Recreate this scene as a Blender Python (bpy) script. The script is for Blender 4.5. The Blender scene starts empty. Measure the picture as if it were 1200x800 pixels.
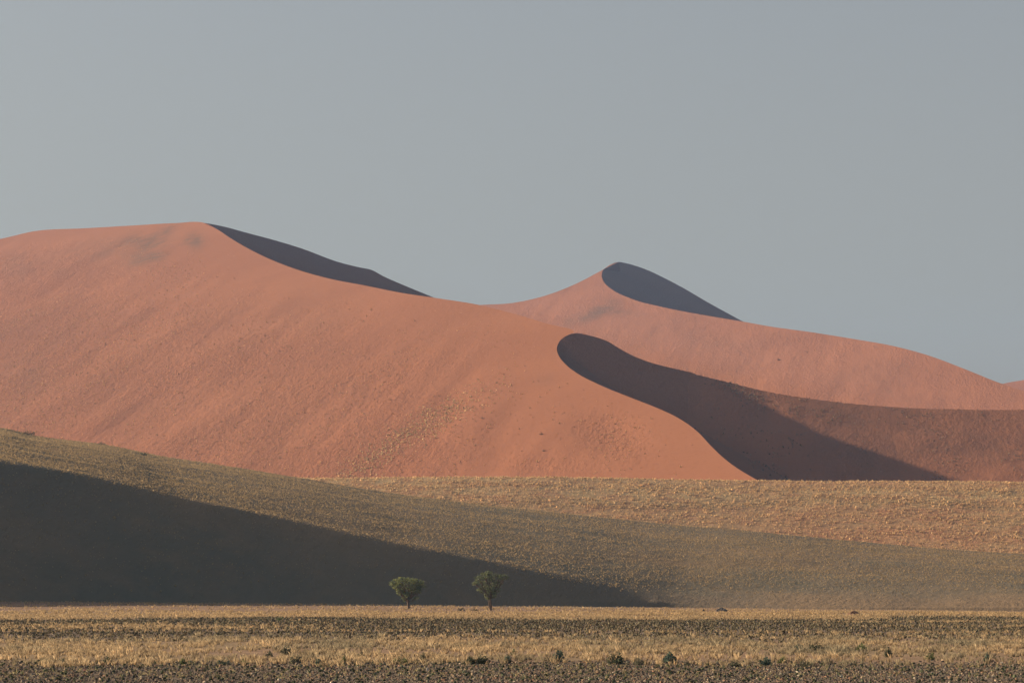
import bpy, math, random
import numpy as np

random.seed(7)
rng = np.random.default_rng(7)
C = bpy.context.scene.collection

# ------------------------------------------------------------------ camera
FPX = 3400.0            # focal length in pixels of a 1200 px wide picture
HORIZON = 690.0         # image row of the true horizon
CAM = np.array([0.0, 0.0, 3.7])
PITCH = math.atan((HORIZON - 400.0) / FPX)
cp, sp = math.cos(PITCH), math.sin(PITCH)

SUN_EL = math.radians(15.4)
SUN_AZ = math.radians(15.0)      # how far the sun stands beyond the pure left (-X) direction
SUN = np.array([-math.cos(SUN_EL) * math.cos(SUN_AZ), math.cos(SUN_EL) * math.sin(SUN_AZ), math.sin(SUN_EL)])


def at(px, py, Y):
    """world point seen at photo pixel (px, py) standing Y metres away"""
    a = (px - 600.0) / FPX
    b = (400.0 - py) / FPX
    d = np.array([a, cp - b * sp, sp + b * cp])
    return CAM + d * (Y / d[1])


def proj(P):
    Q = P - CAM
    f = Q[..., 1] * cp + Q[..., 2] * sp
    u = -Q[..., 1] * sp + Q[..., 2] * cp
    f = np.maximum(f, 1e-3)
    return 600 + FPX * Q[..., 0] / f, 400 - FPX * u / f


# ------------------------------------------------------------------ helpers
def tag(o, label=None, cat=None, group=None, kind=None):
    if label: o['label'] = label
    if cat: o['category'] = cat
    if group: o['group'] = group
    if kind: o['kind'] = kind
    return o


def link_mesh(name, V, F, mat, smooth=False, cols=None, attrs=None, parent=None, sizes=None):
    """V (n,3); F (m,k) array of equal polygons, or flat index array with sizes"""
    me = bpy.data.meshes.new(name)
    V = np.asarray(V, dtype=np.float32)
    me.vertices.add(len(V))
    me.vertices.foreach_set('co', V.ravel())
    if sizes is None:
        F = np.asarray(F, dtype=np.int32)
        sizes = np.full(len(F), F.shape[1], dtype=np.int32)
        flat = F.ravel()
    else:
        flat = np.asarray(F, dtype=np.int32)
        sizes = np.asarray(sizes, dtype=np.int32)
    me.loops.add(len(flat))
    me.loops.foreach_set('vertex_index', flat)
    me.polygons.add(len(sizes))
    starts = np.concatenate([[0], np.cumsum(sizes)[:-1]]).astype(np.int32)
    me.polygons.foreach_set('loop_start', starts)
    try:
        me.polygons.foreach_set('loop_total', sizes)
    except Exception:
        pass
    me.polygons.foreach_set('use_smooth', np.full(len(sizes), smooth, dtype=bool))
    if cols is not None:
        at_ = me.color_attributes.new('Col', 'FLOAT_COLOR', 'POINT')
        c4 = np.ones((len(V), 4), dtype=np.float32)
        c4[:, :3] = cols
        at_.data.foreach_set('color', c4.ravel())
    for k, v in (attrs or {}).items():
        a_ = me.attributes.new(k, 'FLOAT', 'POINT')
        a_.data.foreach_set('value', np.asarray(v, dtype=np.float32))
    me.update(calc_edges=True)
    me.validate()
    o = bpy.data.objects.new(name, me)
    C.objects.link(o)
    if mat: me.materials.append(mat)
    if parent: o.parent = parent
    return o


_lat = {}
def vnoise(x, y, seed=0):
    """smooth value noise in -1..1"""
    if seed not in _lat:
        _lat[seed] = np.random.default_rng(1000 + seed).uniform(-1, 1, (256, 256))
    L = _lat[seed]
    xi = np.floor(x).astype(int); yi = np.floor(y).astype(int)
    fx = x - xi; fy = y - yi
    fx = fx * fx * fx * (fx * (fx * 6 - 15) + 10); fy = fy * fy * fy * (fy * (fy * 6 - 15) + 10)
    a = L[xi & 255, yi & 255]; b = L[(xi + 1) & 255, yi & 255]
    c = L[xi & 255, (yi + 1) & 255]; d = L[(xi + 1) & 255, (yi + 1) & 255]
    return (a * (1 - fx) + b * fx) * (1 - fy) + (c * (1 - fx) + d * fx) * fy


def fbm(x, y, seed=0, n=4):
    s = 0; a = 1; t = 0
    for i in range(n):
        s = s + a * vnoise(x * 2 ** i + 17.3 * i, y * 2 ** i + 5.7 * i, seed + i); t += a; a *= .5
    return s / t


def sstep(a, b, x):
    t = np.clip((x - a) / (b - a), 0, 1)
    return t * t * (3 - 2 * t)


def pchip(xk, yk, x):
    """monotone cubic interpolation, yk may be (n,d)"""
    xk = np.asarray(xk, float); yk = np.asarray(yk, float)
    if yk.ndim == 1: return pchip(xk, yk[:, None], x)[:, 0]
    h = np.diff(xk)[:, None]; dl = np.diff(yk, axis=0) / h
    m = np.zeros_like(yk)
    if len(xk) > 2:
        w1 = 2 * h[1:] + h[:-1]; w2 = h[1:] + 2 * h[:-1]
        good = dl[:-1] * dl[1:] > 0
        with np.errstate(divide='ignore', invalid='ignore'):
            hm = (w1 + w2) / (w1 / dl[:-1] + w2 / dl[1:])
        m[1:-1] = np.where(good, hm, 0)
    m[0] = dl[0]; m[-1] = dl[-1]
    x = np.clip(np.asarray(x, float), xk[0], xk[-1])
    i = np.clip(np.searchsorted(xk, x) - 1, 0, len(xk) - 2)
    hh = h[i]; t = ((x - xk[i]) / hh[:, 0])[:, None]
    return ((1 + 2 * t) * (1 - t) ** 2 * yk[i] + t * (1 - t) ** 2 * hh * m[i]
            + t * t * (3 - 2 * t) * yk[i + 1] + t * t * (t - 1) * hh * m[i + 1])


def catmull(xk, yk, x):
    """smooth cubic through the knots (finite-difference tangents)"""
    xk = np.asarray(xk, float); yk = np.asarray(yk, float)
    h = np.diff(xk)[:, None]; dl = np.diff(yk, axis=0) / h
    m = np.zeros_like(yk); m[0] = dl[0]; m[-1] = dl[-1]
    m[1:-1] = (dl[:-1] * h[1:] + dl[1:] * h[:-1]) / (h[1:] + h[:-1])
    i = np.clip(np.searchsorted(xk, x) - 1, 0, len(xk) - 2)
    hh = h[i]; t = ((x - xk[i]) / hh[:, 0])[:, None]
    return ((1 + 2 * t) * (1 - t) ** 2 * yk[i] + t * (1 - t) ** 2 * hh * m[i]
            + t * t * (3 - 2 * t) * yk[i + 1] + t * t * (t - 1) * hh * m[i + 1])


def curve(pts, n, feet=None):
    """(px,py,Y) list -> n world points spaced evenly along the picture length; feet follow the same parameter"""
    P = np.array([at(*p) for p in pts])
    d = np.hypot(np.diff([p[0] for p in pts]), np.diff([p[1] for p in pts]))
    s = np.concatenate([[0], np.cumsum(d)])
    u = np.linspace(0, s[-1], n)
    R = catmull(s, P, u)
    if feet is None: return R
    ks = [s[i] for i in sorted(feet)]
    F = pchip(ks, np.array([feet[i] for i in sorted(feet)], float), u)
    return R, F, u


def grid_faces(nr, nc, off=0):
    i = np.arange(nr - 1)[:, None] * nc + np.arange(nc - 1)[None, :] + off
    return np.stack([i, i + 1, i + 1 + nc, i + nc], -1).reshape(-1, 4)


# ------------------------------------------------------------------ materials
def new_mat(name):
    m = bpy.data.materials.new(name); m.use_nodes = True
    nt = m.node_tree; b = nt.nodes['Principled BSDF']
    b.inputs['Roughness'].default_value = 1.0
    b.inputs['Specular IOR Level'].default_value = 0.05
    return m, nt, b


def node(nt, t, **kw):
    n = nt.nodes.new(t)
    for k, v in kw.items(): setattr(n, k, v)
    return n


def mix_rgb(nt, fac, a, b):
    n = node(nt, 'ShaderNodeMix', data_type='RGBA')
    for sock, v in ((n.inputs[0], fac), (n.inputs[6], a), (n.inputs[7], b)):
        if hasattr(v, 'is_linked'): nt.links.new(v, sock)
        else: sock.default_value = v if not isinstance(v, tuple) else (*v, 1.0)
    return n.outputs[2]


def noise(nt, vec, scale, detail=4, rough=.55):
    n = node(nt, 'ShaderNodeTexNoise'); n.inputs['Scale'].default_value = scale
    n.inputs['Detail'].default_value = detail; n.inputs['Roughness'].default_value = rough
    nt.links.new(vec, n.inputs['Vector']); return n.outputs['Fac']


def ramp(nt, fac, lo, hi, a=0.0, b=1.0):
    n = node(nt, 'ShaderNodeMapRange', interpolation_type='SMOOTHSTEP')
    n.inputs[1].default_value = lo; n.inputs[2].default_value = hi
    n.inputs[3].default_value = a; n.inputs[4].default_value = b
    nt.links.new(fac, n.inputs[0]); return n.outputs[0]


def sand_mat(name, c1, c2, veg_col, big=.008, bump=3.4, spk=.45):
    """sand of two tones, with plant cover where the 'veg' attribute says so"""
    m, nt, b = new_mat(name)
    tc = node(nt, 'ShaderNodeTexCoord').outputs['Object']
    veg = node(nt, 'ShaderNodeAttribute', attribute_name='veg').outputs['Fac']
    col = mix_rgb(nt, ramp(nt, noise(nt, tc, big, 5), .35, .65), c1, c2)
    fine = noise(nt, tc, .45, 5, .7)
    col = mix_rgb(nt, ramp(nt, fine, .45, .75, 0, spk), col, tuple(x * .72 for x in c1))
    vg = node(nt, 'ShaderNodeMath', operation='MULTIPLY')
    nt.links.new(veg, vg.inputs[0]); nt.links.new(ramp(nt, noise(nt, tc, .12, 6, .65), .3, .6, .35, 1), vg.inputs[1])
    col = mix_rgb(nt, vg.outputs[0], col, veg_col)
    nt.links.new(col, b.inputs['Base Color'])
    bp = node(nt, 'ShaderNodeBump'); bp.inputs['Strength'].default_value = .7; bp.inputs['Distance'].default_value = bump
    mp = node(nt, 'ShaderNodeMapping', vector_type='TEXTURE'); mp.inputs['Rotation'].default_value = (0, 0, math.radians(78)); mp.inputs['Scale'].default_value = (4.5, 1, 1)
    mq = node(nt, 'ShaderNodeMapping', vector_type='TEXTURE'); mq.inputs['Rotation'].default_value = (0, 0, math.radians(78)); mq.inputs['Scale'].default_value = (2.6, 1, 1)
    nt.links.new(tc, mq.inputs['Vector'])
    nt.links.new(tc, mp.inputs['Vector'])
    st = noise(nt, mp.outputs[0], .16, 6, .65); rough = noise(nt, mq.outputs[0], .42, 6, .72)
    where = ramp(nt, noise(nt, mp.outputs[0], .014, 4, .6), .36, .60, .25, 1.0)
    m1 = node(nt, 'ShaderNodeMath', operation='MULTIPLY'); nt.links.new(rough, m1.inputs[0]); nt.links.new(where, m1.inputs[1])
    m2 = node(nt, 'ShaderNodeMath', operation='MULTIPLY_ADD'); nt.links.new(st, m2.inputs[0]); m2.inputs[1].default_value = .28; nt.links.new(m1.outputs[0], m2.inputs[2])
    ra = node(nt, 'ShaderNodeAttribute', attribute_name='rough').outputs['Fac']      # tufted slopes are rough, blown sand is smooth
    m3 = node(nt, 'ShaderNodeMath', operation='MULTIPLY'); nt.links.new(m2.outputs[0], m3.inputs[0]); nt.links.new(ra, m3.inputs[1])
    nt.links.new(m3.outputs[0], bp.inputs['Height'])
    nt.links.new(bp.outputs[0], b.inputs['Normal'])
    return m


def col_mat(name, var=.15, scale=3.0, base=.82):
    """colour from the Col attribute with a little noise"""
    m, nt, b = new_mat(name)
    a = node(nt, 'ShaderNodeAttribute', attribute_name='Col').outputs['Color']
    tc = node(nt, 'ShaderNodeTexCoord').outputs['Object']
    f = ramp(nt, noise(nt, tc, scale, 3), .3, .7, (1 - var) * base, (1 + var) * base)
    n = node(nt, 'ShaderNodeVectorMath', operation='MULTIPLY')
    nt.links.new(a, n.inputs[0]); nt.links.new(f, n.inputs[1])
    nt.links.new(n.outputs[0], b.inputs['Base Color'])
    return m


RED1, RED2 = (.298, .117, .056), (.270, .105, .051)
M_RED = sand_mat('red_sand', RED1, RED2, (.165, .085, .050))
M_APRON = sand_mat('apron_sand', (.37, .150, .070), (.35, .160, .078), (.41, .265, .125))
M_BROWN = sand_mat('brown_sand', (.255, .160, .084), (.195, .135, .080), (.125, .112, .072), big=.012)
M_STONE = col_mat('stone', .25, 14, .82)
M_LEAF = col_mat('leaf', .25, 2)
M_TUFT = col_mat('dry_tuft')
M_GRASS = col_mat('dry_grass', base=.98)
for mm_, f_ in ((M_LEAF, .25), (M_TUFT, .45), (M_GRASS, .45)):      # light passes through thin blades and leaves
    nt = mm_.node_tree; pb = nt.nodes['Principled BSDF']
    tl_ = nt.nodes.new('ShaderNodeBsdfTranslucent'); ms = nt.nodes.new('ShaderNodeMixShader'); ms.inputs[0].default_value = f_
    nt.links.new(pb.inputs['Base Color'].links[0].from_socket, tl_.inputs['Color'])
    nt.links.new(pb.outputs[0], ms.inputs[1]); nt.links.new(tl_.outputs[0], ms.inputs[2]); nt.links.new(ms.outputs[0], nt.nodes['Material Output'].inputs['Surface'])

# ------------------------------------------------------------------ big dune with two hollows
class Surf:
    """a grid patch kept for scattering"""
    def __init__(s, P): s.P = P


def patch_mesh(name, patches, mat):
    V = []; F = []; veg = []; rgh = []; off = 0
    for P, vg, *more in patches:
        rgh.append((more[0] if more else np.full(P.shape[:2], .5)).ravel())
        nr, nc = P.shape[:2]
        V.append(P.reshape(-1, 3)); F.append(grid_faces(nr, nc, off)); veg.append(vg.ravel()); off += nr * nc
    o = link_mesh(name, np.concatenate(V), np.concatenate(F), mat, True, attrs={'veg': np.concatenate(veg), 'rough': np.concatenate(rgh)})
    return o


def windward(R, Ft, nv, gx, gy, amp=.8, wl=24.0, seed=3):
    """face falling from ridge R to foot Ft, with wind streaks running down the slope; (nv,n,3), row 0 at the ridge"""
    v = np.linspace(0, 1, nv)[:, None] ** 1.3
    P = R[None] * (1 - v[..., None]) + Ft[None] * v[..., None]
    L = np.linalg.norm(Ft - R, axis=1)[None, :]
    d = np.full(P.shape[:2], 1e9)                     # distance from the crest line
    for k0 in range(0, len(R), 4):
        d = np.minimum(d, np.hypot(P[..., 0] - R[k0, 0], P[..., 1] - R[k0, 1]))
    ax_, ay_ = .21, .978                                # wind streaks
    X, Y = P[..., 0], P[..., 1]
    al = X * ax_ + Y * ay_; ac = -X * ay_ + Y * ax_     # along and across the slope
    n = vnoise(ac / wl, al / (wl * 6), seed) * .65 + vnoise(ac / wl * 2.3 + 9, al / (wl * 4), seed + 1) * .30 + .22 * fbm(ac / 6, al / 20, seed + 2, 3)
    big = fbm(ac / 110, al / 200, seed + 5, 3)
    P[..., 2] += sstep(8, 60, d) * amp * n + 3.2 * big * sstep(20, 260, d)
    P[..., 2] += 5.0 * np.clip(v - .6, 0, 1) ** 2 * 6     # concave foot
    return P


def fall_patch(rim, dirs, slopes, lens, nv=70, zf=None, conc=.5):
    """sand falling from a rim: unit directions, slopes and lengths given per rim point"""
    t = (np.linspace(0, 1, nv) ** 1.4)[:, None]
    s_ = t * lens[None]
    P = np.empty((nv, len(rim), 3))
    P[..., 0] = rim[None, :, 0] + dirs[None, :, 0] * s_
    P[..., 1] = rim[None, :, 1] + dirs[None, :, 1] * s_
    P[..., 2] = rim[None, :, 2] - slopes[None] * (s_ - conc * .5 * s_ * t)
    if zf is not None: P[..., 2] = np.maximum(P[..., 2], zf)
    return P


def along(n, knots, vals):
    vals = np.array(vals, float)
    return pchip(knots, vals, np.linspace(0, 1, n))


def hollow(c, r, k_slip=.62, k_face=.25, zfloor=30.0, nv=60, soft=2.5, start=0.0):
    """sand falling from crest c into a hollow and up again to ridge r (matching parameters)"""
    t = np.linspace(0, 1, nv)[:, None]
    D = np.linalg.norm((r - c)[:, :2], axis=1)[None, :]
    P = c[None] * (1 - t[..., None]) + r[None] * t[..., None]
    s = D * t
    a = c[None, :, 2] - k_slip * s
    b = r[None, :, 2] - k_face * (D - s)
    kk = np.minimum(soft, 1e-3 + .06 * D)
    m = np.maximum(a, b) + kk * np.log1p(np.exp(-np.abs(a - b) / kk)) * (4 * t * (1 - t))
    m = np.maximum(m, np.minimum(zfloor, np.minimum(c[None, :, 2], r[None, :, 2])))
    P[..., 2] = m
    return P


def back_side(R, dx, dy, z, nv=14):
    t = np.linspace(0, 1, nv)[:, None]
    R = R - np.array([0, 0, .9])
    E = R + np.array([dx, dy, 0.0]); E[:, 2] = z
    return R[None] * (1 - t[..., None]) + E[None] * t[..., None]


def prof_dune(v):        # gentle near the crest, straight slope, then a concave foot
    return np.where(v < .15, v * (1 + 0 * v) , v) * (1.12 - .12 * v)


# --- ridge points: picture position, depth where the line of sight meets the tilted plane of the windward face
def on_plane(px, py, gx, gy, c0):
    d = at(px, py, 1.0) - CAM
    return (CAM[2] - c0) / (gx * d[0] + gy * 1.0 - d[2])


def plane_pts(lst, gx, gy, c0, push=None):
    return [(x, y, on_plane(x, y, gx, gy, c0) + (push(x) if push else 0)) for x, y in lst]


def downhill(R, gx, gy, zf, rot=None):
    """foot of the plane below each ridge point; rot turns the fall lines within the plane (radians per point)"""
    g = math.hypot(gx, gy)
    a = math.atan2(-gy, -gx) - (np.zeros(len(R)) if rot is None else rot)
    ux, uy = np.cos(a), np.sin(a)
    t = np.maximum((R[:, 2] - zf) / -(gx * ux + gy * uy), 10) * 1.05
    return np.stack([R[:, 0] + ux * t, R[:, 1] + uy * t, R[:, 2] + (gx * ux + gy * uy) * t], -1)


GXC, GYC = .25, .285
tip_p = at(690, 393, 1420.0)
C0 = tip_p[2] - GXC * tip_p[0] - GYC * tip_p[1]
L_ = plane_pts([(-700, 400), (-400, 335), (-200, 305), (-60, 288), (0, 280), (40, 271), (100, 267.5), (160, 264), (205, 261.5), (240, 261.5)], GXC, GYC, C0)
c1 = plane_pts([(255, 269), (270, 279), (300, 296), (340, 313), (380, 325), (430, 335), (470, 343), (510, 349)], GXC, GYC, C0)
c2 = plane_pts([(560, 357), (600, 367), (640, 379), (672, 389.5)], GXC, GYC, C0)
c3 = plane_pts([(662, 394.5), (655, 401), (652.5, 409), (655, 417), (663, 427), (676, 437), (700, 449.5), (740, 466), (768, 477), (790, 487), (808, 498), (820, 508), (832, 521), (850, 538), (865, 549), (880, 558), (905, 571), (930, 582)], GXC, GYC, C0)
outer = L_ + c1 + c2 + c3
R, _, U = curve(outer, 640, {0: (0, 0, 0), 3: (0, 0, 0)})
pxR, _ = proj(R)
iTip = int(np.argmax(np.where(np.arange(len(R)) < np.argmax(U > U[-1] * .80), pxR, 0)))
kk_ = np.arange(len(R))
rotC = np.radians(np.interp(kk_, [0, iTip * .45, iTip - 4, iTip + 14, iTip + 120, len(R)], [0, 0, 17, 14, 0, -4]))
Ft = downhill(R, GXC, GYC, 18.0, rotC)
W = windward(R, Ft, 200, GXC, GYC, amp=.7)
# ---- slip faces: the rim runs up the front crest, round the summit and along the rear ridge
def slip(front, rear, gx, gy, n=420, length=190.0):
    """front: crest points from low end up to the summit; rear: (px,row) of the far rim, on a plane falling to the right and to the viewer"""
    top = at(*front[-1]); c0 = top[2] - gx * top[0] - gy * top[1]
    rp = plane_pts(rear, gx, gy, c0)
    rim = curve(front + rp, n)
    g = math.hypot(gx, gy)
    d = np.repeat(np.array([[-gx / g, -gy / g]]), n, 0)
    return fall_patch(rim, d, np.full(n, g), np.full(n, length), conc=.15), curve([front[-1]] + rp, 160)


H1, rA = slip(list(reversed([L_[-1]] + c1)), [(250, 263), (262, 265.5), (290, 273), (320, 281), (350, 290), (400, 308), (425, 314), (433, 315.5), (450, 324), (480, 337), (510, 349.3), (560, 372), (600, 392)], -.45, .35)
# the wide hollow of the front arm
top_ = at(655, 401, on_plane(655, 401, GXC, GYC, C0)); cE0 = top_[2] + .2 * top_[0] - .5 * top_[1]
r3a = plane_pts([(662, 394.5), (674, 390.5), (684, 391.5), (692, 393.5), (700, 395.5), (712, 400), (727, 409), (740, 416), (760, 424), (780, 429.5), (800, 434)], -.2, .5, cE0)
Y8 = r3a[-1][2]
r3b = [(850, 446, Y8 - 10), (900, 458, Y8 - 20), (950, 466, Y8 - 28), (1000, 472, Y8 - 34), (1060, 476.5, Y8 - 39), (1130, 478.5, Y8 - 42), (1200, 479, Y8 - 43), (1350, 476, Y8 - 43), (1700, 480, Y8 - 40)]
r3 = r3a + r3b
rimE = list(reversed(c3))[:-1] + r3               # up the front crest, round the summit, along the rear ridge
RE = curve(rimE, 900)
pxE, pyE = proj(RE)
iE = int(np.argmin(pxE[:450]))                    # leftmost point of the horseshoe
i8 = int(np.argmax((pxE > 800) & (np.arange(900) > iE)))
pos = np.where(np.arange(900) < iE, 0, np.maximum(pxE - 652, 0))
k1 = np.interp(pos, [0, 120, 148, 260, 1000], [.60, .60, .50, .375, .36])
k2 = np.interp(pos, [0, 120, 148, 260], [.0008, .0008, .0006, .00045])
use = (np.arange(900) <= iE) | (np.arange(900) >= i8)
nH = i8 + 12 - iE
H3 = fall_patch(RE[iE - 4:i8 + 8] + np.array([0, 0, .05]), np.tile([[.2 / math.hypot(.2, .5), -.5 / math.hypot(.2, .5)]], (nH, 1)), np.full(nH, math.hypot(.2, .5)), np.full(nH, 110.0), 60, None, .1)
hx = np.concatenate([np.arange(12, 240, 1.6), np.arange(240, 520, 4.0)]); hy = np.arange(1030, 1432, 1.6)
HX, HY = np.meshgrid(hx, hy)
HZ = np.full(HX.shape, 30.0)
for q in range(900):                              # sand at rest below every point of the rim
    ux, uy = HX - RE[q, 0], HY - RE[q, 1]
    dd = np.hypot(ux, uy)
    if not use[q]: continue
    dd = np.minimum(dd, k1[q] / (2 * k2[q]) * .9)
    HZ = np.maximum(HZ, RE[q, 2] - k1[q] * dd + k2[q] * dd * dd)
dr = np.full(HX.shape, 1e9)
for q in range(0, 900, 4): dr = np.minimum(dr, np.hypot(HX - RE[q, 0], HY - RE[q, 1]))
HZ -= .25
HZ += (fbm(HX / 45, HY / 40, 61, 3) * 1.1 + fbm(HX / 9, HY / 30, 65, 2) * .2) * sstep(4, 60, dr)
H4 = np.stack([HX, HY, HZ], -1)
rr = curve(r3[2:], 600)
backridge = np.concatenate([curve(L_, 150), rA[1:]])
BK = back_side(backridge, 60, 330, 25)
BK2 = back_side(np.concatenate([curve([c1[-1]] + c2, 80), rr]), 60, 330, 25)
# ---- plant cover painted where the photo shows grey-green grass on the sand
px, py = proj(W)
def blob(x, y, rx, ry, a=1.0, ang=0.0):
    dx, dy = px - x, py - y
    c, s = math.cos(ang), math.sin(ang)
    q = ((dx * c + dy * s) / rx) ** 2 + ((-dx * s + dy * c) / ry) ** 2
    return a * np.exp(-q)
vg = blob(228, 282, 11, 10, .95) + blob(172, 297, 30, 11, .8, -.45) + blob(135, 289, 60, 14, .5, -.2) + blob(195, 270, 14, 5, .5, -.3) + blob(168, 283, 12, 6, .6) + blob(182, 300, 14, 6, .5) \
    + blob(20, 310, 22, 14, .3) + blob(30, 440, 22, 30, .25, .5) + blob(70, 320, 14, 8, .2) + blob(640, 445, 14, 8, .22)
nz = fbm(W[..., 0] / 14, W[..., 1] / 40, 71, 4)
vg = np.clip(vg * (1 + .8 * nz), 0, 1)
vg += np.clip(.10 + .16 * fbm(W[..., 0] / 60, W[..., 1] / 120, 75, 4), 0, .4) * sstep(610, 440, px + .9 * (py - 430)) * sstep(290, 380, py)
dC = np.full(W.shape[:2], 1e9)
for k0 in range(0, len(R), 4): dC = np.minimum(dC, np.hypot(W[..., 0] - R[k0, 0], W[..., 1] - R[k0, 1]))
rg = .12 + .88 * sstep(25, 150, dC + 40 * fbm(W[..., 0] / 50, W[..., 1] / 90, 77, 3))
rg *= 1 - .72 * sstep(560, 690, px + .75 * (py - 430))
rg = np.clip(rg + .55 * blob(715, 510, 42, 22, 1, .35) + .3 * blob(640, 545, 60, 14), 0, 1)
big_dune = patch_mesh('sand_dune', [(W, np.clip(vg, 0, 1), rg), (H1, np.zeros(H1.shape[:2])), (H3, .04 + 0 * H3[..., 0]), (H4, np.clip(.12 + .4 * fbm(H4[..., 0] / 30, H4[..., 1] / 60, 67, 3), 0, .6)), (BK, np.zeros(BK.shape[:2])), (BK2, np.zeros(BK2.shape[:2]))], M_RED)
tag(big_dune, 'large red dune with a curved crest sweeping down to a dark hollow', 'dune', kind='structure')

# ------------------------------------------------------------------ rear right dune
GXD, GYD = .25, .30
pk_ = at(725, 307, 3150.0)
D0 = pk_[2] - GXD * pk_[0] - GYD * pk_[1]
Ld = plane_pts([(380, 420), (470, 372), (560, 357.5), (600, 355), (640, 346), (680, 330), (700, 319.5), (716, 311), (725, 307)], GXD, GYD, D0)
d1 = plane_pts([(713, 311.5), (706.5, 317), (705, 324), (708, 331), (717, 339), (740, 350), (780, 360.5), (830, 370), (872, 377)], GXD, GYD, D0)
d2 = plane_pts([(900, 382), (950, 389), (1000, 397), (1050, 406), (1090, 417), (1130, 432), (1170, 448), (1200, 458), (1300, 490)], GXD, GYD, D0)
Rd = np.concatenate([curve(Ld[:-2], 220), curve(d1[2:] + d2, 270)])
Fd = downhill(Rd, GXD, GYD, 50.0, np.full(len(Rd), math.radians(-17)))
tw = np.linspace(0, 1, 8)[:, None, None]
Wt = curve(Ld[-3:], 40)[None] * (1 - tw) + curve([d1[2], d1[1], d1[0], Ld[-1]], 40)[None] * tw      # the small lit cap left of the summit
Wd = windward(Rd, Fd, 140, GXD, GYD, amp=.9, wl=30, seed=23)
rearD = [(708, 315.5), (713, 311.5), (725, 307), (734, 308.5), (745, 311.5), (760, 317), (780, 326.5), (800, 337), (830, 354.5), (850, 365.5), (872, 377.3), (920, 400)]
H2, rD = slip(list(reversed(d1[1:])), rearD[1:], -.45, .35)
BKd = back_side(np.concatenate([curve(Ld, 120)]), 60, 360, 25)
BKe = back_side(curve([d1[-1]] + d2, 150), 60, 360, 25)
BKr = back_side(rD, 60, 360, 25)
px, py = proj(Wd)
vgd = blob(668, 378, 7, 14, .55, .9) + blob(690, 372, 22, 5, .5, -.5) + blob(706, 364, 22, 5, .55, -.4) + blob(715, 352, 10, 3, .35) + blob(730, 366, 40, 4, .35, .1)
vgd = np.clip(vgd * (1 + .9 * fbm(Wd[..., 0] / 20, Wd[..., 1] / 60, 81, 3)) + np.clip(.25 * fbm(Wd[..., 0] / 50, Wd[..., 1] / 120, 85, 4), 0, .3), 0, 1)
rear_dune = patch_mesh('sand_dune', [(Wd, vgd), (Wt, np.zeros(Wt.shape[:2])), (H2, np.zeros(H2.shape[:2])), (BKd, np.zeros(BKd.shape[:2])), (BKr, np.zeros(BKr.shape[:2])), (BKe, np.zeros(BKe.shape[:2]))], M_RED)
tag(rear_dune, 'rear red dune with a pointed dark-topped peak on the right', 'dune', kind='structure')

# ------------------------------------------------------------------ farthest dune at the right edge
og = plane_pts([(1060, 500), (1120, 470), (1165, 452), (1182, 448), (1200, 445), (1280, 428), (1420, 410), (1600, 420), (1900, 470)], .25, .28, at(1200, 445, 3600.0)[2] - .25 * at(1200, 445, 3600.0)[0] - .28 * 3600)
Rg, _, Ug = curve(og, 160, {0: (0, 0, 0), 3: (0, 0, 0)})
Fg = downhill(Rg, .25, .28, 60.0)
Wg = windward(Rg, Fg, 50, .25, .28, amp=.6, seed=43)
BKg = back_side(Rg, 60, 360, 25)
far_dune = patch_mesh('sand_dune', [(Wg, np.zeros(Wg.shape[:2])), (BKg, np.zeros(BKg.shape[:2]))], M_RED)
tag(far_dune, 'far red dune just showing at the right edge under the sky', 'dune', kind='structure')

# ------------------------------------------------------------------ grassy apron in front of the red dunes
nx, ny = 420, 200
ax = np.linspace(-560, 620, nx); ay = np.concatenate([np.linspace(640, 1120, 150), np.linspace(1130, 1700, 50)])
AX, AY = np.meshgrid(ax, ay)
top = pchip([-600, -60, 0, 180, 640], [43.5, 43.8, 43.6, 42.3, 40], ax)[None, :]
yk = [600, 740, 830, 900, 950, 1000, 1036, 1055, 1090, 1220, 1720]
gk = [-.14, -.12, -.06, .10, .34, .68, .92, 1.0, .97, .90, .80]
AZ = pchip(yk, gk, ay)[:, None] * top
AZ *= sstep(-330, -150, AX) * .6 + .4
AZ = AZ + fbm(AX / 90, AY / 50, 91, 3) * .9 * sstep(640, 800, AY) + .25 * fbm(AX / 30, AY / 6, 92, 2) * sstep(640, 800, AY)
AP = np.stack([AX, AY, AZ], -1)
vga = np.clip(.45 + .5 * sstep(920, 1040, AY) + .5 * fbm(AX / 50, AY / 25, 95, 4), 0, 1)
apron = patch_mesh('sandy_slope', [(AP, vga)], M_APRON)
tag(apron, 'tufted reddish sand slope rising behind the near brown dune', 'sand slope', kind='structure')

# ------------------------------------------------------------------ near brown dune
cols = np.concatenate([np.linspace(-900, -60, 120), np.linspace(-55, 1255, 430), np.linspace(1260, 1900, 70)])
rx = [-900, -500, -200, 0, 40, 100, 127, 187, 250, 333, 400, 450, 533, 600, 667, 800, 867, 967, 1067, 1200, 1500, 1900]
ry = [440, 462, 486, 501, 510, 518, 522, 534, 543, 556, 567.5, 576, 587, 595, 602, 614.5, 619.5, 630, 639, 648.5, 668, 684]
rY = [960, 950, 940, 930, 928, 925, 924, 921, 918, 914, 910, 905, 900, 896, 893, 890, 888, 886, 885, 884, 880, 880]
bx = [-900, -400, -100, 0, 50, 133, 200, 300, 400, 467, 533, 600, 667, 733, 797, 900, 1900]
by = [470, 500, 530, 541, 549, 566, 582, 602, 623, 638, 650, 664, 677.5, 693, 709, 711, 711]
fx_ = [-900, -300, 0, 400, 800, 1200, 1900]
fY = [470, 535, 575, 610, 634, 648, 660]
fZ = [2.2, 1.9, 1.3, .47, -.25, -1.25, -1.5]
ridge_y = pchip(rx, ry, cols); ridge_Y = pchip(rx, rY, cols)
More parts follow.
